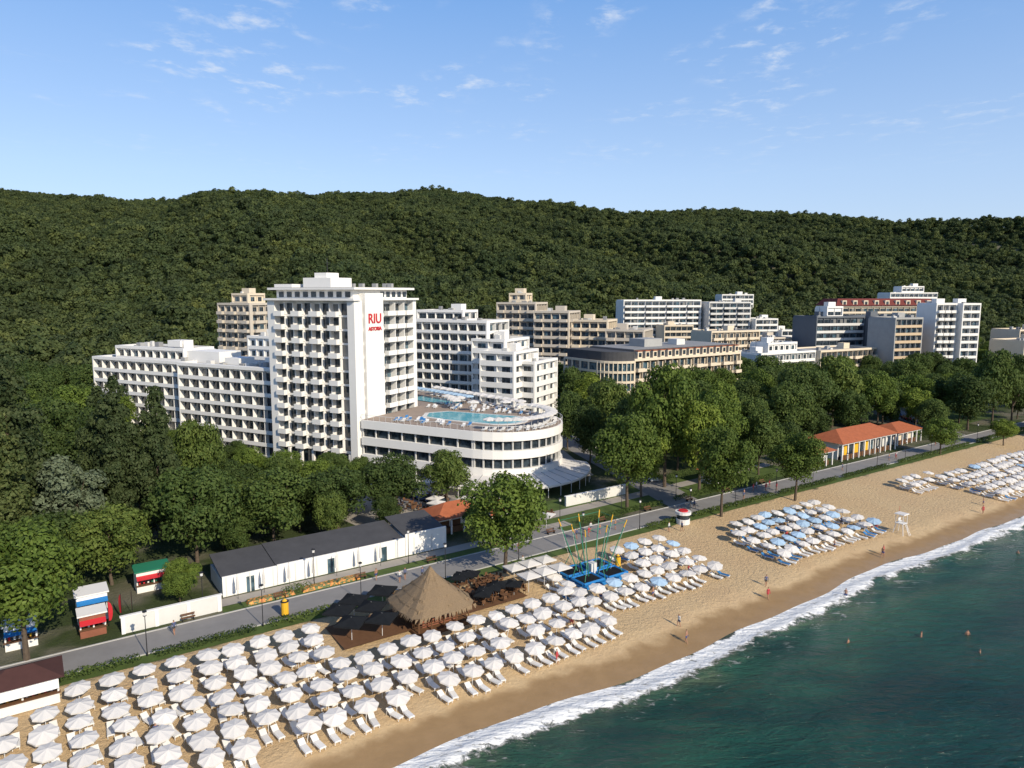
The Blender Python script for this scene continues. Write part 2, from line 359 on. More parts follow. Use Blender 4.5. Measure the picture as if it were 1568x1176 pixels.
TM={'plane':[tree_mesh('plane_tree',14,6,3.,42,12000,.25,'leafA') for _ in range(3)],
'dark':[tree_mesh('lime_tree',13,6,1.6,46,11000,.27,'leafD') for _ in range(4)],
'poplar':[tree_mesh('poplar_tree',25,4.6,1.5,110,17000,.29,'leafP',shape='poplar') for _ in range(2)],
'silver':[tree_mesh('silver_maple_tree',18,5,2.,46,9500,.27,'leafS')]}
REF={'plane':(14,6),'dark':(13,6),'poplar':(25,4.6),'silver':(18,5)}
NM={'plane':'plane_tree','dark':'lime_tree','poplar':'poplar_tree','silver':'silver_maple_tree'}
TREES=[]
def tree(kind,x,y,h,r):
    H,R_=REF[kind];TREES.append((x,y,r));return add(NM[kind],random.choice(TM[kind]),(x,y,1.98),random.uniform(0,6.28),(r/R_,r/R_,h/H))
for a in [('plane',-1,96.5,14.5,6.6),('plane',-52,72,14.5,6.8),('plane',-60,79,13,6),('dark',-46,100,14.5,6.5),('dark',-37,107,12,6.5),('dark',-29,115,10.5,6),('dark',-21,122,11,6),('dark',-12,128,10.5,5),
 ('poplar',-70.,97,31,5.),('poplar',-76,99,34,5.2),('poplar',-68,92,24,4),('poplar',-87,112,30,5),('poplar',-61,108,27,3.8),('poplar',-56,110,25,3.4),('poplar',-66,112,25,3.6),('poplar',-92,124,28,5),('silver',-63,98,17,5.),
 ('dark',-56,124,17,5),('dark',-50,126,9,5),('dark',-60,90,11,5.5),('dark',-54,92,11,5.5),
 ('plane',21,126,17.5,6.6),('plane',31,141,25.5,7.5),('plane',37,122,16.5,5.6),('plane',54,132,13.5,5.2),('plane',37,137,18,6),('dark',18,161,14,5),('dark',26,153,17,6),('dark',14,176,15,5),('dark',24,172,18,6),('plane',44,150,18,6),('plane',25,134,13,5),('plane',48,164,19,6),('dark',40,176,17,6),
 ('dark',78,191,20,8),('dark',94,206,21,8),('dark',86,199,18,7),('plane',122,216,15,7),('dark',112,212,14,6),('dark',141,206,23,7),('dark',151,212,21,7),('plane',105,171,9,4.5),('plane',70,205,18,6),('dark',64,192,16,6),('dark',60,178,14,5),('dark',50,190,16,6),('dark',132,222,14,6),('plane',160,200,13,6),('dark',150,190,9,4.5),('dark',104,218,15,6),('plane',128,182,7,3.5),('dark',36,165,15,5.5),
 ('plane',-43,88.5,5,2.6),('plane',-42,86,4,2)]: tree(*a)
def hedge(t0,t1,c,w,h):
    L=t1-t0;cl=[(x,random.uniform(-.1,.1),h*.45,h*random.uniform(.45,.62)) for x in np.arange(0,L,.5)]
    n=int(L*110);V,F=leaves(cl,n,.12);V[:,1]*=w/h
    me=bpy.data.meshes.new('hedge');me.from_pydata([tuple(v) for v in V],[],[tuple(int(x) for x in f) for f in F]);me.materials.append(M['leafD'])
    add('hedge',me,(*W(t0,c),2.),CA)
for a in [(-2,8,29.6,1.2,1.),(9.5,20,29.6,1.2,1.),(22,30,29.6,1.3,1.1),(84,92,29.8,1.2,1),(95,118,29.8,1.2,1),(120,140,29.8,1.2,1),(142,160,29.8,1.2,1.),(165,200,29.8,1.3,1.2),(26,29,34.8+2.4,1.6,1.6),(76,96,38,1.2,1.2),(100,130,38.5,1.2,1.2),(106,140,49,1.5,2.2),(205,240,30,1.5,1.4)]: hedge(*a)
# forest on hillside (one instanced collection)
fc=bpy.data.collections.new('forest_crowns')
for i in range(6):
    cl=[(0,0,4.5,3.)]+[(rng.uniform(-3.,3.),rng.uniform(-3.,3.),rng.uniform(3.5,8.),rng.uniform(1.3,2.3)) for _ in range(10)]
    V,F=leaves(cl,640,.62,.28)
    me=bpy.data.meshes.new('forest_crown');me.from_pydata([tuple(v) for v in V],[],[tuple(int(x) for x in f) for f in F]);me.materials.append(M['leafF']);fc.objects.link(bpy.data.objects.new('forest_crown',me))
pts=[];scs=[]
y=232.
while y<1570:
    st=5.6+y*.0021;x=-.98*y-30
    while x<.98*y+30:
        px=x+random.uniform(-.5,.5)*st;py=y+random.uniform(-.5,.5)*st
        if py>ystart(px) and abs(px)<1500:
            pts.append((px,py,hz(px,py)-1.2));scs.append(random.uniform(.65,1.3)*(1+(st-5.4)*.1)*(1.3 if random.random()<.08 else 1))
        x+=st
    y+=st
me=bpy.data.meshes.new('hillside_forest');me.from_pydata(pts,[],[]);at=me.attributes.new('sc','FLOAT','POINT');at.data.foreach_set('value',scs)
f=add('hillside_forest',me);ng=bpy.data.node_groups.new('scatter','GeometryNodeTree')
ng.interface.new_socket('Geometry',in_out='INPUT',socket_type='NodeSocketGeometry');ng.interface.new_socket('Geometry',in_out='OUTPUT',socket_type='NodeSocketGeometry')
gi=ng.nodes.new('NodeGroupInput');go=ng.nodes.new('NodeGroupOutput');ip=ng.nodes.new('GeometryNodeInstanceOnPoints');ci=ng.nodes.new('GeometryNodeCollectionInfo')
ci.inputs['Collection'].default_value=fc;ci.inputs['Separate Children'].default_value=True;ci.inputs['Reset Children'].default_value=True
ip.inputs['Pick Instance'].default_value=True
rv=ng.nodes.new('FunctionNodeRandomValue');rv.data_type='FLOAT_VECTOR';rv.inputs[0].default_value=(-.15,-.15,0);rv.inputs[1].default_value=(.15,.15,6.28)
na=ng.nodes.new('GeometryNodeInputNamedAttribute');na.data_type='FLOAT';na.inputs[0].default_value='sc'
l=ng.links.new;l(gi.outputs[0],ip.inputs['Points']);l(ci.outputs[0],ip.inputs['Instance']);l(rv.outputs[0],ip.inputs['Rotation']);l(na.outputs[0],ip.inputs['Scale']);l(ip.outputs[0],go.inputs[0])
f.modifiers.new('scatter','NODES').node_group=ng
# ---------- hotel tower
TA=math.atan2(-.460,.888)
b=Bld('hotel_tower',-33.2,151,TA)
A=b.part('walls');G=b.part('windows');S=b.part('balconies')
z0=6.5;fh=2.98;nf=11;zt=z0+nf*fh
A.box('white',-23.6,-1.4,1.4,20.6,1.9,zt+2.6)
A.box('white',-25,-22.9,-.2,1.38,1.9,zt+.3);A.box('white',-1.9,0,-.2,1.38,1.9,zt+.3)
nb=4;bw=(22.9-1.9)/nb
for f_ in range(nf):
    z=z0+f_*fh
    S.box('white',-22.9,-1.9,.7,1.38,z-.3,z+.15)
    for i in range(nb):
        x=-22.9+i*bw
        S.box('white',x+.1,x+2.55,-.75,-.62,z-.2,z+.95);S.box('white',x+.1,x+.22,-.62,.69,z-.2,z+.95);S.box('white',x+2.43,x+2.55,-.62,.69,z-.2,z+.95);S.box('white',x+.22,x+2.43,-.62,.69,z-.2,z)
        G.box(pick_glass(),x+.2,x+2.45,1.3,1.36,z+.16,z+2.5);G.box('glass' if random.random()<.85 else 'curtain',x+2.75,x+bw-.15,1.0,1.36,z+.16,z+2.66)
        A.box('white',x+2.56,x+2.74,.2,1.37,z+.16,z+fh-.301);A.box('white',x+bw-.14,x+bw+.04,.2,1.37,z+.16,z+fh-.301)
S.box('white',-25.5,.5,-.9,1.38,zt+.3,zt+.75)
for i in range(7):
    x=-24.+i*3.55;A.box('white',x,x+.6,-.1,.5,1.9,z0-.36)
G.box('glass',-22.8,-2,1.2,1.37,2,z0-.5)
fr=frame(0,0,math.pi/2)
A.box('white',1.0,2.3,-.15,1.38,1.9,zt+.3,fr)
for f_ in range(nf):
    z=z0+f_*fh;G.box('glass2',2.0,2.9,.9,1.38,z+.3,z+2.6,fr);S.box('white',2.3,3.0,.35,.9,z-.3,z+.3,fr)
A.box('white',3.0,9.3,-.35,1.38,1.9,zt+1.9,fr)
for f_ in range(nf):
    z=z0+f_*fh
    G.box('glass2',9.4,10.2,.6,1.38,z+.4,z+2.5,fr);A.box('white',9.3,10.3,.3,1.38,z-.4,z+.39,fr)
    S.box('white',10.4,20.8,.4,1.38,z-.28,z+.06,fr)
    for i in range(3):
        x=10.5+i*3.5
        for gx in (.25,1.85): G.box(pick_glass(),x+gx,x+gx+1.4,1.3,1.37,z+.1,z+2.4,fr)
        S.box('white',x,x+3.1,-.75,-.63,z-.15,z+.92,fr);S.box('white',x,x+3.1,-.63,.39,z-.15,z+.02,fr)
        S.box('white',x,x+.12,-.63,.39,z+.021,z+.92,fr);S.box('white',x+2.98,x+3.1,-.63,.39,z+.021,z+.92,fr)
        A.box('white',x+3.2,x+3.4,-.2,1.37,z+.061,z+fh-.281,fr)
A.box('white',20.8,22,-.25,1.38,1.9,zt+.6,fr)
S.box('white',9.3,22.3,-.9,1.38,zt+.3,zt+.75,fr)
A.box('white',-25,-23.62,1.4,21.5,1.9,zt+.3)
for i in range(9): G.box('glass',-22.8+i*2.4,-21.4+i*2.4,1.3,1.37,zt+1.,zt+2.2)
for i in range(5): G.box('glass',10.6+i*2.1,11.9+i*2.1,1.3,1.37,zt+1,zt+2.2,fr)
r=b.part('roof');r.box('white',-24.8,.2,-.2,21.5,zt+2.62,zt+3.1);r.box('roofg',-24.2,-.4,.4,21,zt+3.12,zt+3.16)
r.box('white',-17,-9,3,10,zt+3.17,zt+5.3);r.box('white',-14.5,-11,4,8,zt+5.3,zt+6.4);r.box('white',-23.8,-18.5,1,6,zt+3.17,zt+3.9)
r.tube('metal',(-12.5,6,zt+6.4),(-12.5,6,zt+9.6),.08);r.tube('metal',(-13.2,6,zt+8.6),(-11.8,6,zt+8.6),.04)
for i in range(8):
    x=random.uniform(-22,-2);y=random.uniform(11,19);r.box('lgrey',x,x+1.2,y,y+.8,zt+3.17,zt+4.1)
tower=b.done();FOOT.append((-33.2,151,TA,-28,46,-3,48))
def text(name,body,size,loc,parent,rz):
    cu=bpy.data.curves.new(name,'FONT');cu.body=body;cu.size=size;cu.extrude=.06;cu.align_x='CENTER';cu.materials.append(M['red']);cu.offset=.03
    o=bpy.data.objects.new(name,cu);COL.objects.link(o);o.location=loc;o.rotation_euler=(math.pi/2,0,rz);o.parent=parent;return o
text('sign_letters',"RIU",3.0,(.45,6.15,zt-4.6),tower,math.pi/2);text('sign_subtitle',"ASTORIA",1.1,(.45,6.15,zt-6.2),tower,math.pi/2)
# ---------- left wing
b=Bld('hotel_wing',-33.2,151,TA)
WK=dict(rec=1.3,gw=.94,par=(-.2,.72),fin=.14)
block(b,-59,-25.4,-.5+2,15,2.2,7,2.98,3.6,'f',n=10,**WK)
block(b,-96,-59.2,3,17,2.2,7,2.98,3.6,'fl',n=8,**WK)
block(b,-90,-62,6,16,23.2,1,2.9,3,'fl',rec=.9,n=6,gw=.8)
b.part('roof').box('white',-62,-50,7,14,23.3,26.3);b.part('roof').box('white',-48,-43,7,12,23.3,25.);b.part('roof').box('white',-72,-67,9,13,26.9,28.6)
b.done()
# ---------- podium with pool terrace
b=Bld('hotel_podium',-33.2,151,TA)
def arc(cx_,cy,r,a0,a1,n): return [(cx_+r*math.cos(R(a0+(a1-a0)*i/n)),cy+r*math.sin(R(a0+(a1-a0)*i/n))) for i in range(n+1)]
def outline(o): return [(.6,.4-o),(28,.4-o)]+arc(28,13.4,13+o,-88,75,18)[0:]+[(22,31+o),(8,37+o),(-6,43+o),(-14,44+o)]+[(-14,23),(.6,23)]
S=b.part('balconies');G=b.part('windows')
fz=[2.,5.7,9.4]
for i,z in enumerate(fz):
    G.prism('glass',outline(-.9),z+.3,z+3.7,top=False)
    S.prism('white',outline(0.),z+3.7-.75-(0 if i<2 else .1),z+3.7+.95,top=True)
S.prism('white',outline(0),1.9,2.3)
ol=outline(-.6)
for i in range(len(ol)-4):
    (xa,ya),(xb,yb)=ol[i],ol[i+1];L=math.hypot(xb-xa,yb-ya);n=max(1,round(L/3.4))
    for j in range(n):
        px,py=xa+(xb-xa)*j/n,ya+(yb-ya)*j/n
        for z in fz: b.part('walls').box('white2',px-.13,px+.13,py-.13,py+.13,z+.3,z+2.95)
zd=14.05
D=b.part('pool_terrace');D.prism('deck',outline(-.35),zd-.3,zd+.02)
o_=outline(-.1);F_=b.part('railing')
for i in range(len(o_)-3):
    (xa,ya),(xb,yb)=o_[i],o_[i+1];F_.tube('plastic',(xa,ya,zd+1.15),(xb,yb,zd+1.15),.05)
    L=math.hypot(xb-xa,yb-ya);n=max(1,round(L/1.6))
    for j in range(n): F_.tube('plastic',(xa+(xb-xa)*j/n,ya+(yb-ya)*j/n,zd),(xa+(xb-xa)*j/n,ya+(yb-ya)*j/n,zd+1.15),.03,n=4)
pool=arc(27,14,5.2,-80,80,10)+[(19,18.5),(12,18),(9,14),(11,10),(17,9)]
D.prism('white2',[(20+(x-20)*1.1,14+(y-14)*1.14) for x,y in pool],zd+.02,zd+.14);D.prism('pool',pool,zd+.15,zd+.17)
D.prism('pool',[(-8,30),(4,27),(8,31),(0,35),(-8,36)],zd+.15,zd+.17)
ao=outline(-.2);ai=outline(6.);AW=b.part('awnings')
for i in range(1,16):
    p0,p1,q0,q1=ao[i],ao[i+1],ai[i],ai[i+1]
    if i==1: q0=(q1[0]-8,q1[1]-.2);p0=(p1[0]-8,p1[1])
    AW.poly('canvas',[(*p0,5.4),(*q0,4.3),(*q1,4.3),(*p1,5.4)]);AW.poly('canvas',[(*q0,4.3),(*q0,3.9),(*q1,3.9),(*q1,4.3)]);AW.tube('plastic',(*q0,2),(*q0,4.3),.06)
    AW.tube('lgrey',(*p0,5.45),(*q0,4.35),.07,n=4)
b.done()
# ---------- white hotel behind
b=Bld('terraced_white_hotel',-34,223,TA)
block(b,0,30,0,14,5,9,3.05,3.4,'fr',n=12,**WK)
block(b,3,20,3,12,32.6,1,2.8,3.4,'fr',rec=.6,n=5)
for i,(x0,x1,y0,nf_) in enumerate([(27,38,-4,8),(32,43,-8,7),(37,47,-3,6)]):
    block(b,x0,x1,y0,y0+16,3,nf_,3.05,4.4,'fr',rec=1.,n=5,gw=.5,par=(-.4,1.1))
b.done()
def town(name,x,y,a,blocks):
    b=Bld(name,x,y,a)
    for bl in blocks:
        bl=dict(bl);block(b,*bl.pop('d'),**bl)
    b.done()
town('beige_apartment_building',-105,255,TA,[dict(d=(0,16,0,14,3,11,3.1),wall='beige',gw=.6,rec=.8,bal=2),dict(d=(4,12,3,11,37.5,1,3),wall='cream',gw=.5,rec=.5)])
town('white_annex_building',-80,215,TA,[dict(d=(0,10,0,12,3,8,3.1),wall='white',gw=.4,rec=.5)])
town('stepped_beige_hotel',-6,275,TA+.1,[dict(d=(0,16,0,14,3,11,3.1),wall='beige',rec=1,sides='fr',bal=2),dict(d=(16.2,30,-3,12,3,10,3.1),wall='beige',rec=1,bal=3),dict(d=(30.2,44,-1,14,3,9,3.1),wall='cream',rec=1,bal=2),dict(d=(44.2,58,-5,12,3,8,3.1),wall='beige',rec=1,bal=3),dict(d=(4,11,3,10,38,1,2.6),wall='cream',rec=.5,gw=.4)])
town('white_slab_hotel',60,385,CA-.45,[dict(d=(0,44,0,14,3,11,3.1),rec=1,bay=3.8,bal=3),dict(d=(46,70,-6,10,3,11,3.),rec=1,bay=3.8,wall='white2',bal=2),dict(d=(71,84,-10,8,3,8,3.),rec=1,bay=3.8),dict(d=(84.2,92,-14,4,3,6,3.),rec=1,bay=3.8),dict(d=(18,34,-14,-1,3,7,3.),rec=1,wall='cream')])
town('low_white_hotel',92,262,CA-.1,[dict(d=(0,30,0,14,3,5,3.1),rec=1,gw=.6),dict(d=(30.2,66,-2,14,3,5,3.1),rec=1.2,wall='cream',bal=2),dict(d=(66.2,92,-4,14,3,4,3.1),rec=1.2,wall='white2'),dict(d=(8,24,4,13,18.8,1,3),rec=.5,gw=.5)])
town('cream_apartment_building',84,300,CA-.2,[dict(d=(0,26,0,14,3,7,3.1),rec=1,wall='cream',bal=2,gw=.55),dict(d=(26.2,40,-4,12,3,6,3.1),rec=1,wall='beige')])
town('grey_modern_hotel',128,300,CA-.35,[dict(d=(0,24,0,16,3,9,3.1),wall='grey',rec=.6,gw=.85,rail='white2'),dict(d=(24.2,44,-6,14,3,9,3.1),wall='grey',rec=.8,gw=.8),dict(d=(8,16,4,12,31,1,4),wall='white',rec=.5)])
town('glass_front_hotel',152,283,CA-.3,[dict(d=(0,14,0,14,3,9,3.1),wall='lgrey',rec=1.2,gw=.95,rail='ochre',bay=2.6)])
town('white_balcony_tower',172,290,CA-.5,[dict(d=(0,9,0,12,3,11,3.05),rec=1.2,bay=3.,bal=1),dict(d=(9.2,17,-3,12,3,11,3.05),rec=1.2,bay=3.)])
b=Bld('red_roofed_hotel',170,375,CA-.4);block(b,0,60,0,16,3,10,3.1,3.6,'fr',wall='cream',rec=.7)
b.part('roof').box('redroof',-1,61,-1,17,34.9,38.5,None,3.)
for i in range(9): b.part('roof').box('cream',3+i*6.4,5.5+i*6.4,-.6,3,35,37.6);b.part('windows').box('glass',3.5+i*6.4,5+i*6.4,-.69,-.61,35.4,37)
b.done()
town('hillside_white_hotel',252,478,CA-.5,[dict(d=(0,34,0,14,4,12,3.1),rec=1),dict(d=(10,26,3,12,42,1,3.4),rec=.8)])
town('hillside_white_hotel',140,478,CA-.5,[dict(d=(0,22,0,12,4,12,3.),rec=1)])
town('pink_resort_building',206,286,CA-.2,[dict(d=(0,18,0,14,3,6,3.1),wall='cream',rec=.8),dict(d=(18,60,2,16,3,5,3.1),wall='white',rec=.8,bal=2)])
town('cream_balcony_tower',228,320,CA-.3,[dict(d=(0,30,0,14,3,7,3.05),rec=1.2,bay=3.3,wall='cream',bal=2)])
town('beige_balcony_tower',205,338,CA-.3,[dict(d=(0,20,0,14,3,10,3.05),rec=1.2,bay=3.3,wall='beige',bal=2)])
# beige hotel with rounded corner and mansard
b=Bld('mansard_corner_hotel',30.5,210,CA);FOOT.append((30.5,210,CA,-3,60,-5,28))
A=b.part('walls');A.box('cream',8,58,1,24,1.9,20);nfl=6;fh=3.05
facade(b,frame(8,0,0),50,2.4,nfl,fh,3.3,'cream',rec=.9,gw=.6,par=(-.3,.55),bal=2)
facade(b,frame(58.002,1.1,math.pi/2),22,2.4,nfl,fh,3.3,'cream',rec=.9,gw=.6)
cor=arc(8,8,8,-90,-180,9)+[(0,24),(8,24)]
G=b.part('windows');G.prism('glass2',[(8+(x-8)*.93,8+(y-8)*.93) for x,y in cor],1.9,20.3)
for f_ in range(nfl+1): b.part('balconies').prism('cream',cor,2.2+f_*fh-.35,2.2+f_*fh+.35)
for i in range(0,10):
    a_=R(-90-i*10);x,y=8+7.9*math.cos(a_),8+7.9*math.sin(a_);A.box('cream',x-.12,x+.12,y-.12,y+.12,2,20.5)
for y in range(8,25,4): A.box('cream',-.05,.3,y-.25,y+.25,2,20.5)
Rf=b.part('roof');zz_=21.4
Rf.box('roofd',8.2,57.6,.6,23.5,zz_,zz_+2.6,None,1.3);Rf.prism('roofd',[(8+(x-8)*.94,8+(y-8)*.94) for x,y in cor],20.8,23.6)
Rf.box('roofg',10,56,2.6,22,24.,24.1)
for i in range(15):
    x=9.6+i*3.25;Rf.box('cream',x,x+1.9,.3,2.2,zz_,zz_+2.2);b.part('windows').box('glass',x+.4,x+1.5,.2,.29,zz_+.5,zz_+1.8);Rf.box('tile',x-.1,x+2.,.1,2.3,zz_+2.21,zz_+2.4)
Rf.box('lgrey',20,28,8,15,24.1,26.6);Rf.box('white2',36,40,9,13,24.1,26.);b.done()
# ---------- promenade buildings
def hiproof(mb,k,x0,x1,y0,y1,z0,z1,ov=.5):
    x0-=ov;x1+=ov;y0-=ov;y1+=ov;i=min(x1-x0,y1-y0)/2*.98
    P=[(x0,y0,z0),(x1,y0,z0),(x1,y1,z0),(x0,y1,z0)]
    if x1-x0>y1-y0: a,c=(x0+i,(y0+y1)/2,z1),(x1-i,(y0+y1)/2,z1);mb.poly(k,[P[0],P[1],c,a]);mb.poly(k,[P[1],P[2],c]);mb.poly(k,[P[2],P[3],a,c]);mb.poly(k,[P[3],P[0],a])
    else: a,c=((x0+x1)/2,y0+i,z1),((x0+x1)/2,y1-i,z1);mb.poly(k,[P[0],P[1],a]);mb.poly(k,[P[1],P[2],c,a]);mb.poly(k,[P[2],P[3],c]);mb.poly(k,[P[3],P[0],a,c])
    mb.poly('white2',[P[3],P[2],P[1],P[0]])
def pavilion(name,t_,c,w,d,h,roof='tile',wall='white2',rh=1.8):
    x,y=W(t_,c);b=Bld(name,x,y,CA);A=b.part('walls');FOOT.append((x,y,CA,-3,w+3,-4,d+3))
    A.box(wall,.8,w-.8,1.6,d,1.9,2+h)
    for i in range(int(w//2.4)+1): A.box('white',i*2.4+.05,i*2.4+.3,0.,.25,1.9,2+h)
    n=int((w-2)//2.2)
    for i in range(n): b.part('windows').box(random.choice(['glass','yellow','cream','glass2','wood']),1.2+i*2.2,2.9+i*2.2,1.5,1.59,2.1,2+h*.75)
    b.part('counter').box('wood',1.,w-1,.7,1.1,1.9,3.)
    A.box('white',-.1,w+.1,-.05,.3,2+h-.35,2+h-.02)
    hiproof(b.part('roof'),roof,0,w,0,d,2+h,2+h+rh);b.done()
pavilion('tiled_roof_pavilion',144,38,8,8,3.4);pavilion('tiled_roof_pavilion',156,38.5,24,9,4.2,rh=2.4);pavilion('tiled_roof_pavilion',184,40,12,8,3.4)
pavilion('tiled_roof_pavilion',53,46,9,6,2.8);pavilion('tiled_roof_pavilion',62,44,5,4,2.6);pavilion('tiled_roof_pavilion',114,40,6,5,2.8)
# long white shop row
x,y=W(19,41.5);b=Bld('white_shop_row',x,y,CA);A=b.part('walls');FOOT.append((x,y,CA,-1,36,-5,9))
for x0,x1,h in ((0,7,2.7),(7.05,26,2.8),(26.05,33,3.3)):
    A.box('white',x0,x1,.0,.2,1.9,2+h);A.box('white2',x0,x1,.2,7,1.9,2+h-.5)
    b.part('roof').hexa('roofd',[(x0,.2,2+h-.45),(x1,.2,2+h-.45),(x1,7.4,2+h+.6),(x0,7.4,2+h+.6),(x0,.2,2+h-.3),(x1,.2,2+h-.3),(x1,7.4,2+h+.8),(x0,7.4,2+h+.8)])
for i in range(11): A.box('white2',.4+i*3,.55+i*3,-.06,-.003,2,4.6)
for x in (3,14,22): b.part('doors').box('glass2',x,x+1.,-.05,-.004,2,4.1)
b.done()
x,y=W(7,37.5);b=Bld('low_white_wall',x,y,CA);b.part('wall').box('white2',0,11,0,.3,1.9,4.);b.part('coping').box('white',-.1,11.1,-.08,.38,4.,4.12)
for i in range(4): b.part('piers').box('white',i*3.5,i*3.5+.4,-.1,-.003,1.9,4.)
b.done()
b=Bld('retaining_wall',10,127.5,.6);b.part('wall').box('white2',0,15,0,.4,1.9,3.8);b.part('coping').box('white',-.1,15.1,-.1,.5,3.8,3.95);b.done()
def kiosk(t_,c,w,d,h,wall,trim,roof,name='beach_kiosk',flat=True,goods=True):
    x,y=W(t_,c);b=Bld(name,x,y,CA);A=b.part('walls');FOOT.append((x,y,CA,-2,w+2,-2,d+2))
    A.box(wall,0,w,0,.15,1.9,3.);A.box(wall,0,w,d-.15,d,1.9,2+h);A.box(wall,0,.15,.15,d-.15,1.9,2+h);A.box(wall,w-.15,w,.15,d-.15,1.9,2+h);A.box(wall,0,w,0,.15,2+h-.5,2+h)
    for q in (0,w/2,w-.15): A.box('white',q,q+.15,-.002,.1,3.,2+h-.5)
    b.part('counter').box('wood',-.1,w+.1,-.3,.25,3.,3.08)
    b.part('awning').poly(trim,[(0,0,2+h-.5),(w,0,2+h-.5),(w,-.8,2+h-.85),(0,-.8,2+h-.85)])
    for i in range(int(w*2)): b.part('goods').box(random.choice(['red','blue','yellow','green','white','white','wood']),.3+i*.5,.5+i*.5,.3,.5,3.1,3.1+random.uniform(.15,.5))
    if flat: b.part('roof').box(roof,-.2,w+.2,-.2,d+.2,2+h,2+h+.15)
    else: hiproof(b.part('roof'),roof,0,w,0,d,2+h,2+h+1.)
    b.done()
kiosk(-5.5,25.5,6,4,2.6,'white','white','brownroof',flat=False);kiosk(3,38.8,2.6,2.4,2.6,'brick','red','white');kiosk(3,43,3.2,3,3.4,'white','blue','white')
kiosk(10,49,4,3,2.8,'white','red','green');kiosk(-4,40,3,2.6,2.8,'white','blue','white')
mb=MB();mb.prism('plastic',arc(0,0,1.3,0,345,15),0,1.);mb.prism('glass',arc(0,0,1.2,0,345,15),1,1.9);mb.prism('plastic',arc(0,0,1.5,0,345,15),1.9,2.4);mb.prism('red',arc(0,0,.9,0,345,15),2.4,2.6)
add('round_ice_cream_kiosk',mb.mesh('round_ice_cream_kiosk'),(*W(91,28.5),2.),0,.9)
# thatched hut
x,y=W(38.8,21.8);b=Bld('thatched_beach_bar',x,y,CA);A=b.part('frame')
for i in range(5):
    for j in range(5):
        if i in(0,4) or j in (0,4): A.tube('wood',(-4.2+i*2.1,-4.2+j*2.1,.6),(-4.2+i*2.1,-4.2+j*2.1,4.9),.12)
for s0,s1 in (((-4.2,-4.2),(4.2,-4.2)),((4.2,-4.2),(4.2,4.2)),((-4.2,4.2),(-4.2,-4.2))):
    for h in (2.7,3.1): A.tube('wood',(*s0,h),(*s1,h),.06)
A.box('brick',-3,3,-3,3,1.2,3.);A.box('wood',-4.6,4.6,-4.6,4.6,.9,1.75);A.box('path',-3.3,3.3,-3.3,3.3,3.,3.1)
Th=b.part('thatch_roof');rings=[(5.6,4.3),(4.,5.6),(2.4,7.),(.9,8.3),(.35,9.2),(.1,9.6)];N_=28
def rp(r,a,z,jit): 
    k=1/max(abs(math.cos(a)),abs(math.sin(a)));k=.6*k+.4*1.08
    return (r*k*math.cos(a)*jit,r*k*math.sin(a)*jit,z)
prev=None
for r_,z_ in rings:
    ring=[rp(r_,2*math.pi*i/N_,z_+random.uniform(-.1,.1),random.uniform(.97,1.03)) for i in range(N_)]
    if prev:
        for i in range(N_): Th.poly('thatch',[prev[i],prev[(i+1)%N_],ring[(i+1)%N_],ring[i]])
    prev=ring
for lay in ((5.55,4.35,.5),(4.6,5.2,.4),(3.5,6.1,.4),(2.3,7.15,.4),(1.3,8.,.35)):
    for i in range(160):
        a=random.uniform(0,6.283);q=rp(lay[0],a,lay[1],1);e=rp(lay[0]+.3,a,lay[1]-lay[2]-random.uniform(0,.25),1);q2=rp(lay[0],a+.06,lay[1],1);Th.poly('thatch',[q,q2,e])
e=b.done();e.scale=(.8,.8,.8);e.location[2]=.5
# ---------- small furniture
def umbrella(name,k,r=1.18,h=2.2,n=8,val=.16,rise=.30):
    mb=MB();mb.tube('plastic',(0,0,-.1),(0,0,h),.035)
    P=[(r*math.cos(2*math.pi*(i+.5)/n),r*math.sin(2*math.pi*(i+.5)/n)) for i in range(n)]
    for i in range(n):
        a,c=P[i],P[(i+1)%n];m_=((a[0]+c[0])/2*.97,(a[1]+c[1])/2*.97,h-rise-.03)
        mb.poly(k,[(0,0,h),(*a,h-rise),m_]);mb.poly(k,[(0,0,h),m_,(*c,h-rise)])
        mb.poly(k,[(*a,h-rise),(a[0]*1.01,a[1]*1.01,h-rise-val),(m_[0],m_[1],h-rise-.03-val),m_]);mb.poly(k,[m_,(m_[0],m_[1],h-rise-.03-val),(c[0]*1.01,c[1]*1.01,h-rise-val),(*c,h-rise)])
        mb.tube('plastic',(0,0,h-.45),(a[0]*.9,a[1]*.9,h-rise-.02),.012,n=3)
    return mb.mesh(name)
UW=umbrella('beach_umbrella','canvas',rise=.34);UB=umbrella('beach_umbrella','bcanvas');UK=umbrella('black_parasol','black',2.1,3.,4,.2,.5);UD=umbrella('terrace_parasol','canvas',1.7,2.7,4,.15,.4)
def lounger(k):
    mb=MB();mb.box('plastic',-.32,.32,-1.3,.05,.26,.32);mb.box(k,-.27,.27,-1.25,.0,.321,.38)
    mb.hexa(k,[(-.3,.05,.28),(.3,.05,.28),(.3,.6,.62),(-.3,.6,.62),(-.3,.0,.36),(.3,.0,.36),(.3,.56,.70),(-.3,.56,.70)])
    for x in (-.28,.24):
        for y in (-1.2,-.1): mb.box('plastic',x,x+.05,y,y+.06,-.02,.26)
        mb.tube('plastic',(x,.45,.5),(x,.5,0),.02,n=4)
    return mb.mesh('sun_lounger')
LW=lounger('plastic');LB=lounger('bplastic')
def beachz(c): return .09*c if c<8 else .72+(c-8)*(1.28/20.5)
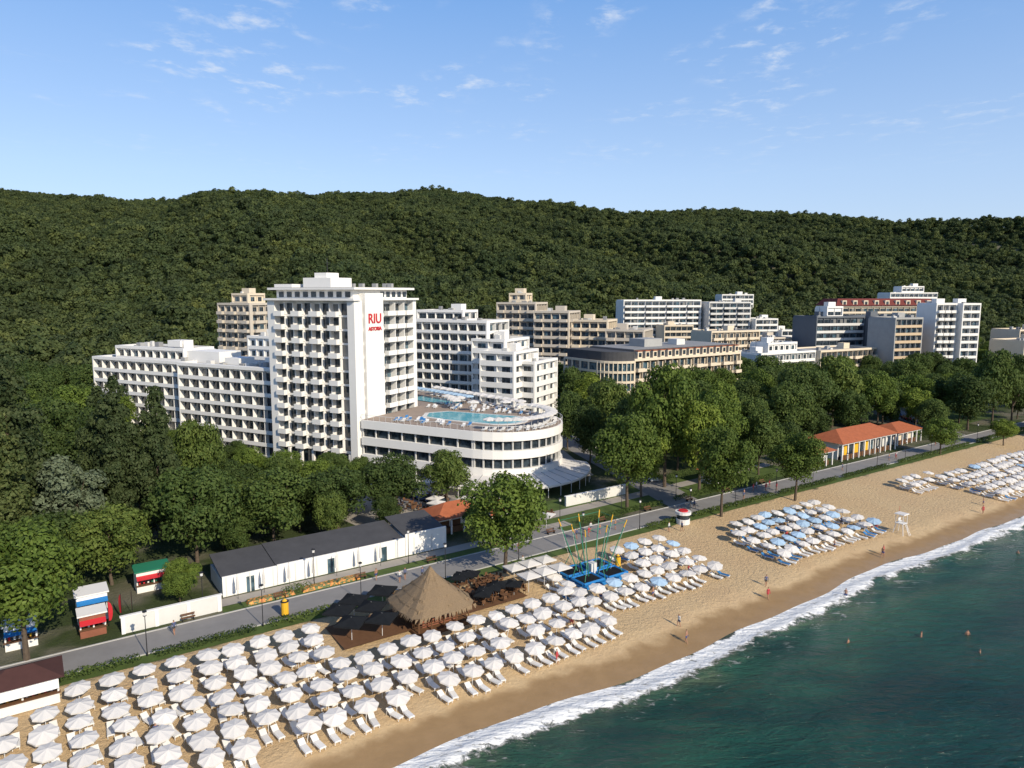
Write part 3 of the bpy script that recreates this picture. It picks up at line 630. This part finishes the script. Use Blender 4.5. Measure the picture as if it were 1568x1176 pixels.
def place_umb(t_,c,blue=0.):
    z=beachz(c);o=add('beach_umbrella',UB if random.random()<blue else UW,(*W(t_,c),z));o.rotation_euler=(random.gauss(.10,.07),random.gauss(.07,.07),random.uniform(-.39,.39));k=random.uniform(.90,1.04);o.scale=(k,k,random.uniform(.92,1.05))
    for dt in (-.62,.62):
        if random.random()<.9: add('sun_lounger',LB if random.random()<blue*1.4 else LW,(*W(t_+dt+random.uniform(-.1,.1),c-.5+random.uniform(-.3,.3)),z),CA+random.gauss(0,.12)+.15)
def field(t0,t1,c0,c1,cond,blue=0.,st=2.8,scn=2.75):
    nr=int((c1-c0)/scn)+1
    for j in range(nr):
        c=c0+j*scn;t_=t0+random.uniform(-.2,.2)
        while t_<t1:
            if cond(t_,c) and random.random()<.97: place_umb(t_+random.uniform(-.25,.25),c+random.uniform(-.25,.25)+.2*math.sin(t_/7),blue)
            t_+=st
field(-12,56,7.6,26,lambda t_,c:(c<25.9 if t_<26 else c<17.8) and not(t_<1 and c>22) )
field(56.8,81,9.5,24,lambda t_,c:not(59<t_<69 and c>16.5) and c>9.5,.08)
field(92,119,9.8,23,lambda t_,c:True,.28)
field(157,216,6,20,lambda t_,c:c<20-(t_-157)*.03,.05,2.9,2.8)
field(146,153,17,20.5,lambda t_,c:True,0)
for a,c in ((28.5,21.5),(28.5,25.2),(31.8,20.5),(32,24),(31,27),(35,27.5)): add('black_parasol',UK,(*W(a,c),1.6),CA+.78)
for i in range(9):
    a=46+random.uniform(-1,5);c=20.5+random.uniform(0,7);add('black_parasol',UK,(*W(a,c),1.7),CA+.78,.7)
for i in range(6): add('terrace_parasol',UD,(*W(53+(i%3)*2.6,21+(i//3)*3.4),1.8),CA)
sheet('beach_bar_deck','wood',[(27,19.8),(52,19.8),(52,28.4),(27,28.4)],1.86)
def table():
    mb=MB();mb.prism('wood',arc(0,0,.5,0,330,11),.70,.75);mb.tube('metal',(0,0,0),(0,0,.7),.04)
    for a in range(4):
        x,y=.85*math.cos(a*1.57),.85*math.sin(a*1.57);mb.box('wood',x-.2,x+.2,y-.2,y+.2,.42,.46)
        for q in (-.17,.17): mb.tube('metal',(x+q,y,0),(x+q,y,.42),.015,n=4)
        k=1.24;mb.box('wood',x*k-.03-.17*(a%2),x*k+.03+.17*(a%2),y*k-.03-.17*(1-a%2),y*k+.03+.17*(1-a%2),.46,.9)
    return mb.mesh('cafe_table')
TB=table()
for i in range(26): add('cafe_table',TB,(*W(44+random.uniform(0,8),20.5+random.uniform(0,7)),1.87),random.uniform(0,3))
TF=frame(-33.2,151,TA)
for i in range(46):
    x,y,_=TF(random.uniform(14,50),-6.5-random.uniform(0,12),0);add('cafe_table',TB,(x,y,2.03),random.uniform(0,3),1.2)
for i in range(18):
    x,y,_=TF(22+i*1.7,-9-random.uniform(0,8),0)
    if i%3: add('terrace_parasol',UD,(x,y,2.03),TA)
# pool terrace furniture
for i in range(30):
    a=-75+i*9.5
    if a<85: q=(28+10.6*math.cos(R(a)),13.4+10.6*math.sin(R(a)))
    else: q=(28-(i-16)*2.6,26.5+(i-16)*1.0)
    x,y,_=TF(*q,0);add('beach_umbrella',UW,(x,y,zd+.02),0,1.2);add('sun_lounger',LW,(x+.8,y-.8,zd+.02),TA+random.uniform(-.4,.4));add('sun_lounger',LW,(x-.8,y-.2,zd+.02),TA)
for i in range(56):
    q=(random.uniform(3,28),random.choice([random.uniform(21,27),random.uniform(3.,6.5)]));x,y,_=TF(*q,0);add('sun_lounger',LB if i%3==0 else LW,(x,y,zd+.02),TA+.3)
    if i%3==0 and q[1]>20: add('beach_umbrella',UW,(x,y,zd+.02),0,1.2)
for i in range(14):
    x,y,_=TF(-12+i*1.7,37.5-i*.6,0);add('beach_umbrella',UB,(x,y,zd+.02),0,1.1)
# street lamps
mb=MB();mb.tube('metal',(0,0,0),(0,0,.5),.1,.08);mb.tube('metal',(0,0,.5),(0,0,4.6),.055,.04);mb.prism('metal',arc(0,0,.2,0,300,5),4.6,4.68);mb.prism('plastic',arc(0,0,.17,0,300,5),4.68,5.05);mb.prism('metal',arc(0,0,.26,0,300,5),5.05,5.15);mb.tube('metal',(0,0,5.15),(0,0,5.35),.05,.01)
LM=mb.mesh('street_lamp')
for i in range(18): add('street_lamp',LM,(*W(8.7+12.3*i,30.3),2.))
for i in range(8): add('street_lamp',LM,(*W(16+14*i,38.4),2.))
mb=MB();mb.tube('metal',(0,0,0),(0,0,3.4),.03);mb.tube('canvas',(0,0,1.2),(0,0,2.4),.22,.17,8);mb.tube('canvas',(0,0,2.4),(0,0,3.3),.17,.03,8)
FP=mb.mesh('furled_parasol')
for i in range(7): add('furled_parasol',FP,(*W(20.5+i*3.3,39.9),2.04))
mb=MB();mb.tube('metal',(0,0,0),(0,0,3.2),.03)
for i in range(8):
    z=.7+i*.3;w0=.55*math.sin((i+1.)/9*3.14)**.5;w1=.55*math.sin((i+2.)/9.01*3.14)**.5 if i<7 else .02;mb.poly('red',[(0,0,z),(w0,.02,z),(w1,.02,z+.3),(0,0,z+.3)])
FF=mb.mesh('feather_flag')
for q in ((7.5,42),(8.7,42.5),(6,40.5),(57,44),(63,41)): add('feather_flag',FF,(*W(*q),2.02),random.uniform(0,3))
mb=MB();mb.prism('yellow',arc(0,0,.5,0,330,11),.25,2.);mb.prism('metal',arc(0,0,.55,0,330,11),0,.25);mb.prism('metal',arc(0,0,.56,0,330,11),2.,2.12);mb.tube('yellow',(0,0,2.12),(0,0,2.4),.35,.1,10)
ACm=mb.mesh('advertising_column');add('advertising_column',ACm,(*W(24,31.6),2.04),0,.9)
mb=MB()
for y in (-.15,0,.15): mb.box('wood',-.8,.8,y-.06,y+.06,.42,.46)
for z in (.6,.75): mb.box('wood',-.8,.8,.24,.28,z,z+.1)
for x in (-.65,.6): mb.box('metal',x,x+.05,-.2,.28,0,.42);mb.box('metal',x,x+.05,.28,.32,0,.85)
BN=mb.mesh('park_bench')
for i in range(12): add('park_bench',BN,(*W(14+i*11,36.9 if i<6 else 36.8),2.03),CA)
# cars
def car(k):
    mb=MB();mb.box(k,-2.1,2.1,-.85,.85,.3,.62);mb.hexa(k,[(-2.1,-.85,.62),(2.1,-.85,.62),(2.1,.85,.62),(-2.1,.85,.62),(-2.0,-.8,.88),(2.0,-.8,.82),(2.0,.8,.82),(-2.0,.8,.88)])
    mb.hexa('glass',[(-1.7,-.76,.87),(1.1,-.76,.85),(1.1,.76,.85),(-1.7,.76,.87),(-1.2,-.62,1.38),(.4,-.62,1.38),(.4,.62,1.38),(-1.2,.62,1.38)])
    mb.hexa(k,[(-1.25,-.64,1.385),(.42,-.64,1.385),(.42,.64,1.385),(-1.25,.64,1.385),(-1.1,-.55,1.44),(.3,-.55,1.44),(.3,.55,1.44),(-1.1,.55,1.44)])
    for x in (-1.3,1.3):
        for y in (-.87,.67): mb.tube('black',(x,y,.32),(x,y+.2,.32),.32,n=12)
    return mb.mesh('parked_car')
CM=[car('car%d'%i) for i in range(4)]
for i in range(9): add('parked_car',random.choice(CM),(*W(66.5+random.uniform(-.2,.2)-i*1.2,44+i*4.4),2.05),CA+1.8)
for i in range(14): add('parked_car',random.choice(CM),(*W(107+i*1.7,52+i*5),2.05),CA+1.25)
for i in range(10): add('parked_car',random.choice(CM),(*W(214+i*4,44+i*5),2.06),CA+.85)
# bungee trampoline
x,y=W(64,21);b=Bld('bungee_trampoline',x,y,CA);Q=b.part('mats')
Q.box('blue',-4.2,4.2,-3.3,3.3,1.3,1.8)
for u_,v_ in ((-2.2,-1.7),(2.2,-1.7),(-2.2,1.7),(2.2,1.7)):
    Q.box('black',u_-1.5,u_+1.5,v_-1.1,v_+1.1,2.1,2.15)
    for s_ in (-1,1): Q.tube('blue',(u_-1.8,v_+s_*1.35,2.05),(u_+1.8,v_+s_*1.35,2.05),.22);Q.tube('blue',(u_+s_*1.75,v_-1.2,2.05),(u_+s_*1.75,v_+1.2,2.05),.2)
Pz=b.part('poles')
for u_,v_ in ((-4,-3),(4,-3),(-4,3),(4,3),(-4,0),(4,0),(0,-3.2),(0,3.2)):
    Pz.tube('green',(u_*.4,v_*.4,2),(u_*.95,v_*.95,9.6),.08,.06);Pz.tube('yellow',(u_*.88,v_*.88,8.6),(u_*.955,v_*.955,9.65),.09,.08);Pz.tube('plastic',(u_*.95,v_*.95,9.6),(u_*.55,v_*.5,2.4),.02,n=3)
    Pz.tube('green',(u_*.9,v_*.9,1.7),(u_*.6,v_*.6,4.6),.05)
for a_,c_ in (((-3.8,-2.85),(3.8,-2.85)),((3.8,-2.85),(3.8,2.85)),((3.8,2.85),(-3.8,2.85)),((-3.8,2.85),(-3.8,-2.85))): Pz.tube('green',(*a_,9.4),(*c_,9.4),.03,n=4)
Pz.box('white2',-.5,.5,-.5,.5,1.8,3.4);b.done()
add('advertising_column',ACm,(*W(69,21),1.6),0,.8)
# lifeguard tower
mb=MB()
for u_ in (-1,1):
    for v_ in (-1,1): mb.tube('plastic',(u_*1.1,v_*1.1,-.1),(u_*.7,v_*.7,2.3),.07)
mb.box('plastic',-.9,.9,-.9,.9,2.3,2.4);mb.box('plastic',-.45,.45,-.1,.4,2.8,2.86);mb.box('plastic',-.45,.45,.4,.46,2.86,3.5)
for u_ in (-.8,.8):
    mb.tube('plastic',(u_,-.8,2.4),(u_,-.8,4.3),.05);mb.tube('plastic',(u_,.8,2.4),(u_,.8,4.3),.05);mb.tube('plastic',(u_,-.8,3.2),(u_,.8,3.2),.035)
    mb.tube('plastic',(u_*.4,-2.,0),(u_*.4,-.9,2.4),.04)
for i in range(6): mb.tube('plastic',(-.32,-1.9+i*.17,.25+i*.36),(.32,-1.9+i*.17,.25+i*.36),.03)
mb.box('canvas',-1.1,1.1,-1.1,1.1,4.3,4.45,None,.1);mb.tube('red',(1,1,4.4),(1,1,5.6),.03)
add('lifeguard_tower',mb.mesh('lifeguard_tower'),(*W(120.6,6.7),.6),CA,.8)
# people
def pmat(name,skin,top,bot,hair):
    m,t,p=newmat(name);s_=t.n('ShaderNodeSeparateXYZ');t.set(s_.inputs[0],t.obj())
    r=t.n('ShaderNodeValToRGB');r.color_ramp.interpolation='CONSTANT';t.set(r.inputs[0],t.m('DIVIDE',s_.outputs[2],1.8));cr=r.color_ramp
    st=[(0,skin),(.40,bot),(.56,top),(.82,skin),(.935,hair)]
    while len(cr.elements)<5: cr.elements.new(.5)
    for e,(q,c_) in zip(cr.elements,st): e.position=q;e.color=(*c_,1)
    t.set(p.inputs['Base Color'],r.outputs[0]);p.inputs['Roughness'].default_value=.7;return m
SK=(.36,.19,.12)
PM=[pmat('bather_skin_and_trunks',SK,SK,(.03,.06,.2),(.04,.02,.01)),pmat('walker_clothes',SK,(.6,.6,.58),(.06,.08,.14),(.03,.02,.01)),pmat('swimsuit',SK,(.45,.05,.06),(.45,.05,.06),(.14,.07,.03)),pmat('dark_clothes',SK,(.08,.10,.2),(.05,.05,.05),(.03,.02,.01))]
def person(t_,c,z,mi,stride=.18,rz=0.,name='person'):
    V=[(0,0,.95),(0,0,1.15),(0,0,1.42),(0,0,1.52),(0,.02,1.66),(0,.01,1.74),
       (.11,0,.9),(.12,stride*.6,.5),(.12,stride,.08),(.12,stride-.13,.03),(-.11,0,.9),(-.12,-stride*.3,.5),(-.12,-stride,.08),(-.12,-stride-.13,.03),
       (.19,0,1.40),(.25,-.03,1.12),(.26,-.12,.88),(.26,-.15,.78),(-.19,0,1.40),(-.25,.05,1.12),(-.26,-.02,.88),(-.26,-.03,.78)]
    E=[(0,1),(1,2),(2,3),(3,4),(4,5),(0,6),(6,7),(7,8),(8,9),(0,10),(10,11),(11,12),(12,13),(2,14),(14,15),(15,16),(16,17),(2,18),(18,19),(19,20),(20,21)]
    Rr=[.14,.13,.15,.055,.10,.07,.09,.06,.04,.035,.09,.06,.04,.035,.055,.042,.032,.03,.055,.042,.032,.03]
    me=bpy.data.meshes.new(name);me.from_pydata(V,E,[]);me.materials.append(PM[mi]);o=add(name,me,(*W(t_,c),z),rz)
    md=o.modifiers.new('skin','SKIN');md.use_smooth_shade=True
    for i,r_ in enumerate(Rr): me.skin_vertices[0].data[i].radius=(r_,r_*.8 if i<3 else r_)
    me.skin_vertices[0].data[0].use_root=True
    s_=o.modifiers.new('sub','SUBSURF');s_.levels=1;s_.render_levels=1;return o
P_=[(61.9,1.6,.12,0,1.),(63.9,4.6,.38,1,2.),(80,3.5,.3,2,.5),(108,3,.25,0,2),(109,3.4,.28,2,1),(86,27,1.9,1,1),(88,26.,1.85,3,2),(83,6,.5,3,0),(40,33,2.04,1,.6),(41,33.4,2.04,3,.6),(75,34,2.04,1,3.8),(120,33,2.04,2,.6),(150,6,.5,0,1),(145,4,.3,2,3),(99,33,2.04,3,2),(12,34,2.04,3,1),(57,28,2.03,1,0),(104,8.6,.7,0,1.4),(46,6,.5,2,1.2),(185,4,.3,0,1),(170,33,2.04,1,1),(90,-1.6,-.5,0,2.5)]
for a in P_: person(*a[:4],rz=a[4])
for i in range(20): person(random.uniform(20,200),random.uniform(31.5,35.5),2.04,random.choice([0,1,2,3]),rz=random.choice([.6,3.7])+.35)
for i in range(14):
    a=random.choice([random.uniform(0,55),random.uniform(58,80),random.uniform(93,118)]);c=random.uniform(9,15);person(a,c,beachz(c),random.choice([0,2,3]),.08,random.uniform(0,6))
for t_,c in ((87,-13),(92,-16),(88,-19),(112,-22),(115,-24),(104,-27),(78,-9),(128,-8),(133,-12)): person(t_,c,-1.15,0,rz=random.uniform(0,6),name='swimmer')
# ---------- trees filling the grounds between buildings
ROADS=[((68,36),(58,80)),((100,36),(125,111)),((125,111),(146,151)),((210,36),(265,102))]
def blocked(x,y,r):
    for ox,oy,a,x0,x1,y0,y1 in FOOT:
        dx,dy=x-ox,y-oy;u=dx*math.cos(a)+dy*math.sin(a);v=-dx*math.sin(a)+dy*math.cos(a)
        if x0<u<x1 and y0<v<y1: return True
    dx,dy=x+33.2,y-151;u=dx*math.cos(TA)+dy*math.sin(TA);v=-dx*math.sin(TA)+dy*math.cos(TA)
    if 6<u<54 and -20<v<12: return True
    t_=.8241*x+.5664*y;c=-.5664*x+.8241*y-52.2
    if c<39: return True
    for (ta,ca),(tb,cb) in ROADS:
        L2=(tb-ta)**2+(cb-ca)**2;k=max(0,min(1,((t_-ta)*(tb-ta)+(c-ca)*(cb-ca))/L2))
        if math.hypot(t_-ta-k*(tb-ta),c-ca-k*(cb-ca))<5.5: return True
    return any(math.hypot(x-a,y-b_)<(r+q)*.62 for a,b_,q in TREES)
def fill(x0,x1,y0,y1,n,hs,kinds,cond=lambda x,y:True):
    k=0
    for _ in range(n*6):
        x,y=random.uniform(x0,x1),random.uniform(y0,y1);h=random.uniform(*hs);r=max(2.6,h*random.uniform(.34,.46))
        if cond(x,y) and not blocked(x,y,r): tree(random.choice(kinds),x,y,h,r);k+=1
        if k>=n: break
# garden in front of the hotel wing is planted lower than the wood beside it
garden=lambda x,y:x>-.56*y and y>112
fill(-175,-38,100,235,95,(11,18),['dark','dark','dark','dark','plane'],lambda x,y:abs(x)<.85*y and not garden(x,y))
fill(-95,-25,112,136,26,(7,9.5),['dark','dark','plane'],garden)
fill(-110,-30,134,185,45,(4.5,7),['dark','dark','plane'],garden)
fill(-45,-4,100,142,26,(5.5,9),['dark','dark','plane'])
fill(14,110,150,262,60,(11,18),['dark','dark','plane'])
fill(70,260,150,300,75,(10,17),['dark','dark','plane'],lambda x,y:abs(x)<.8*y)
fill(-20,330,290,470,110,(10,16),['dark','plane'],lambda x,y:abs(x)<.8*y)
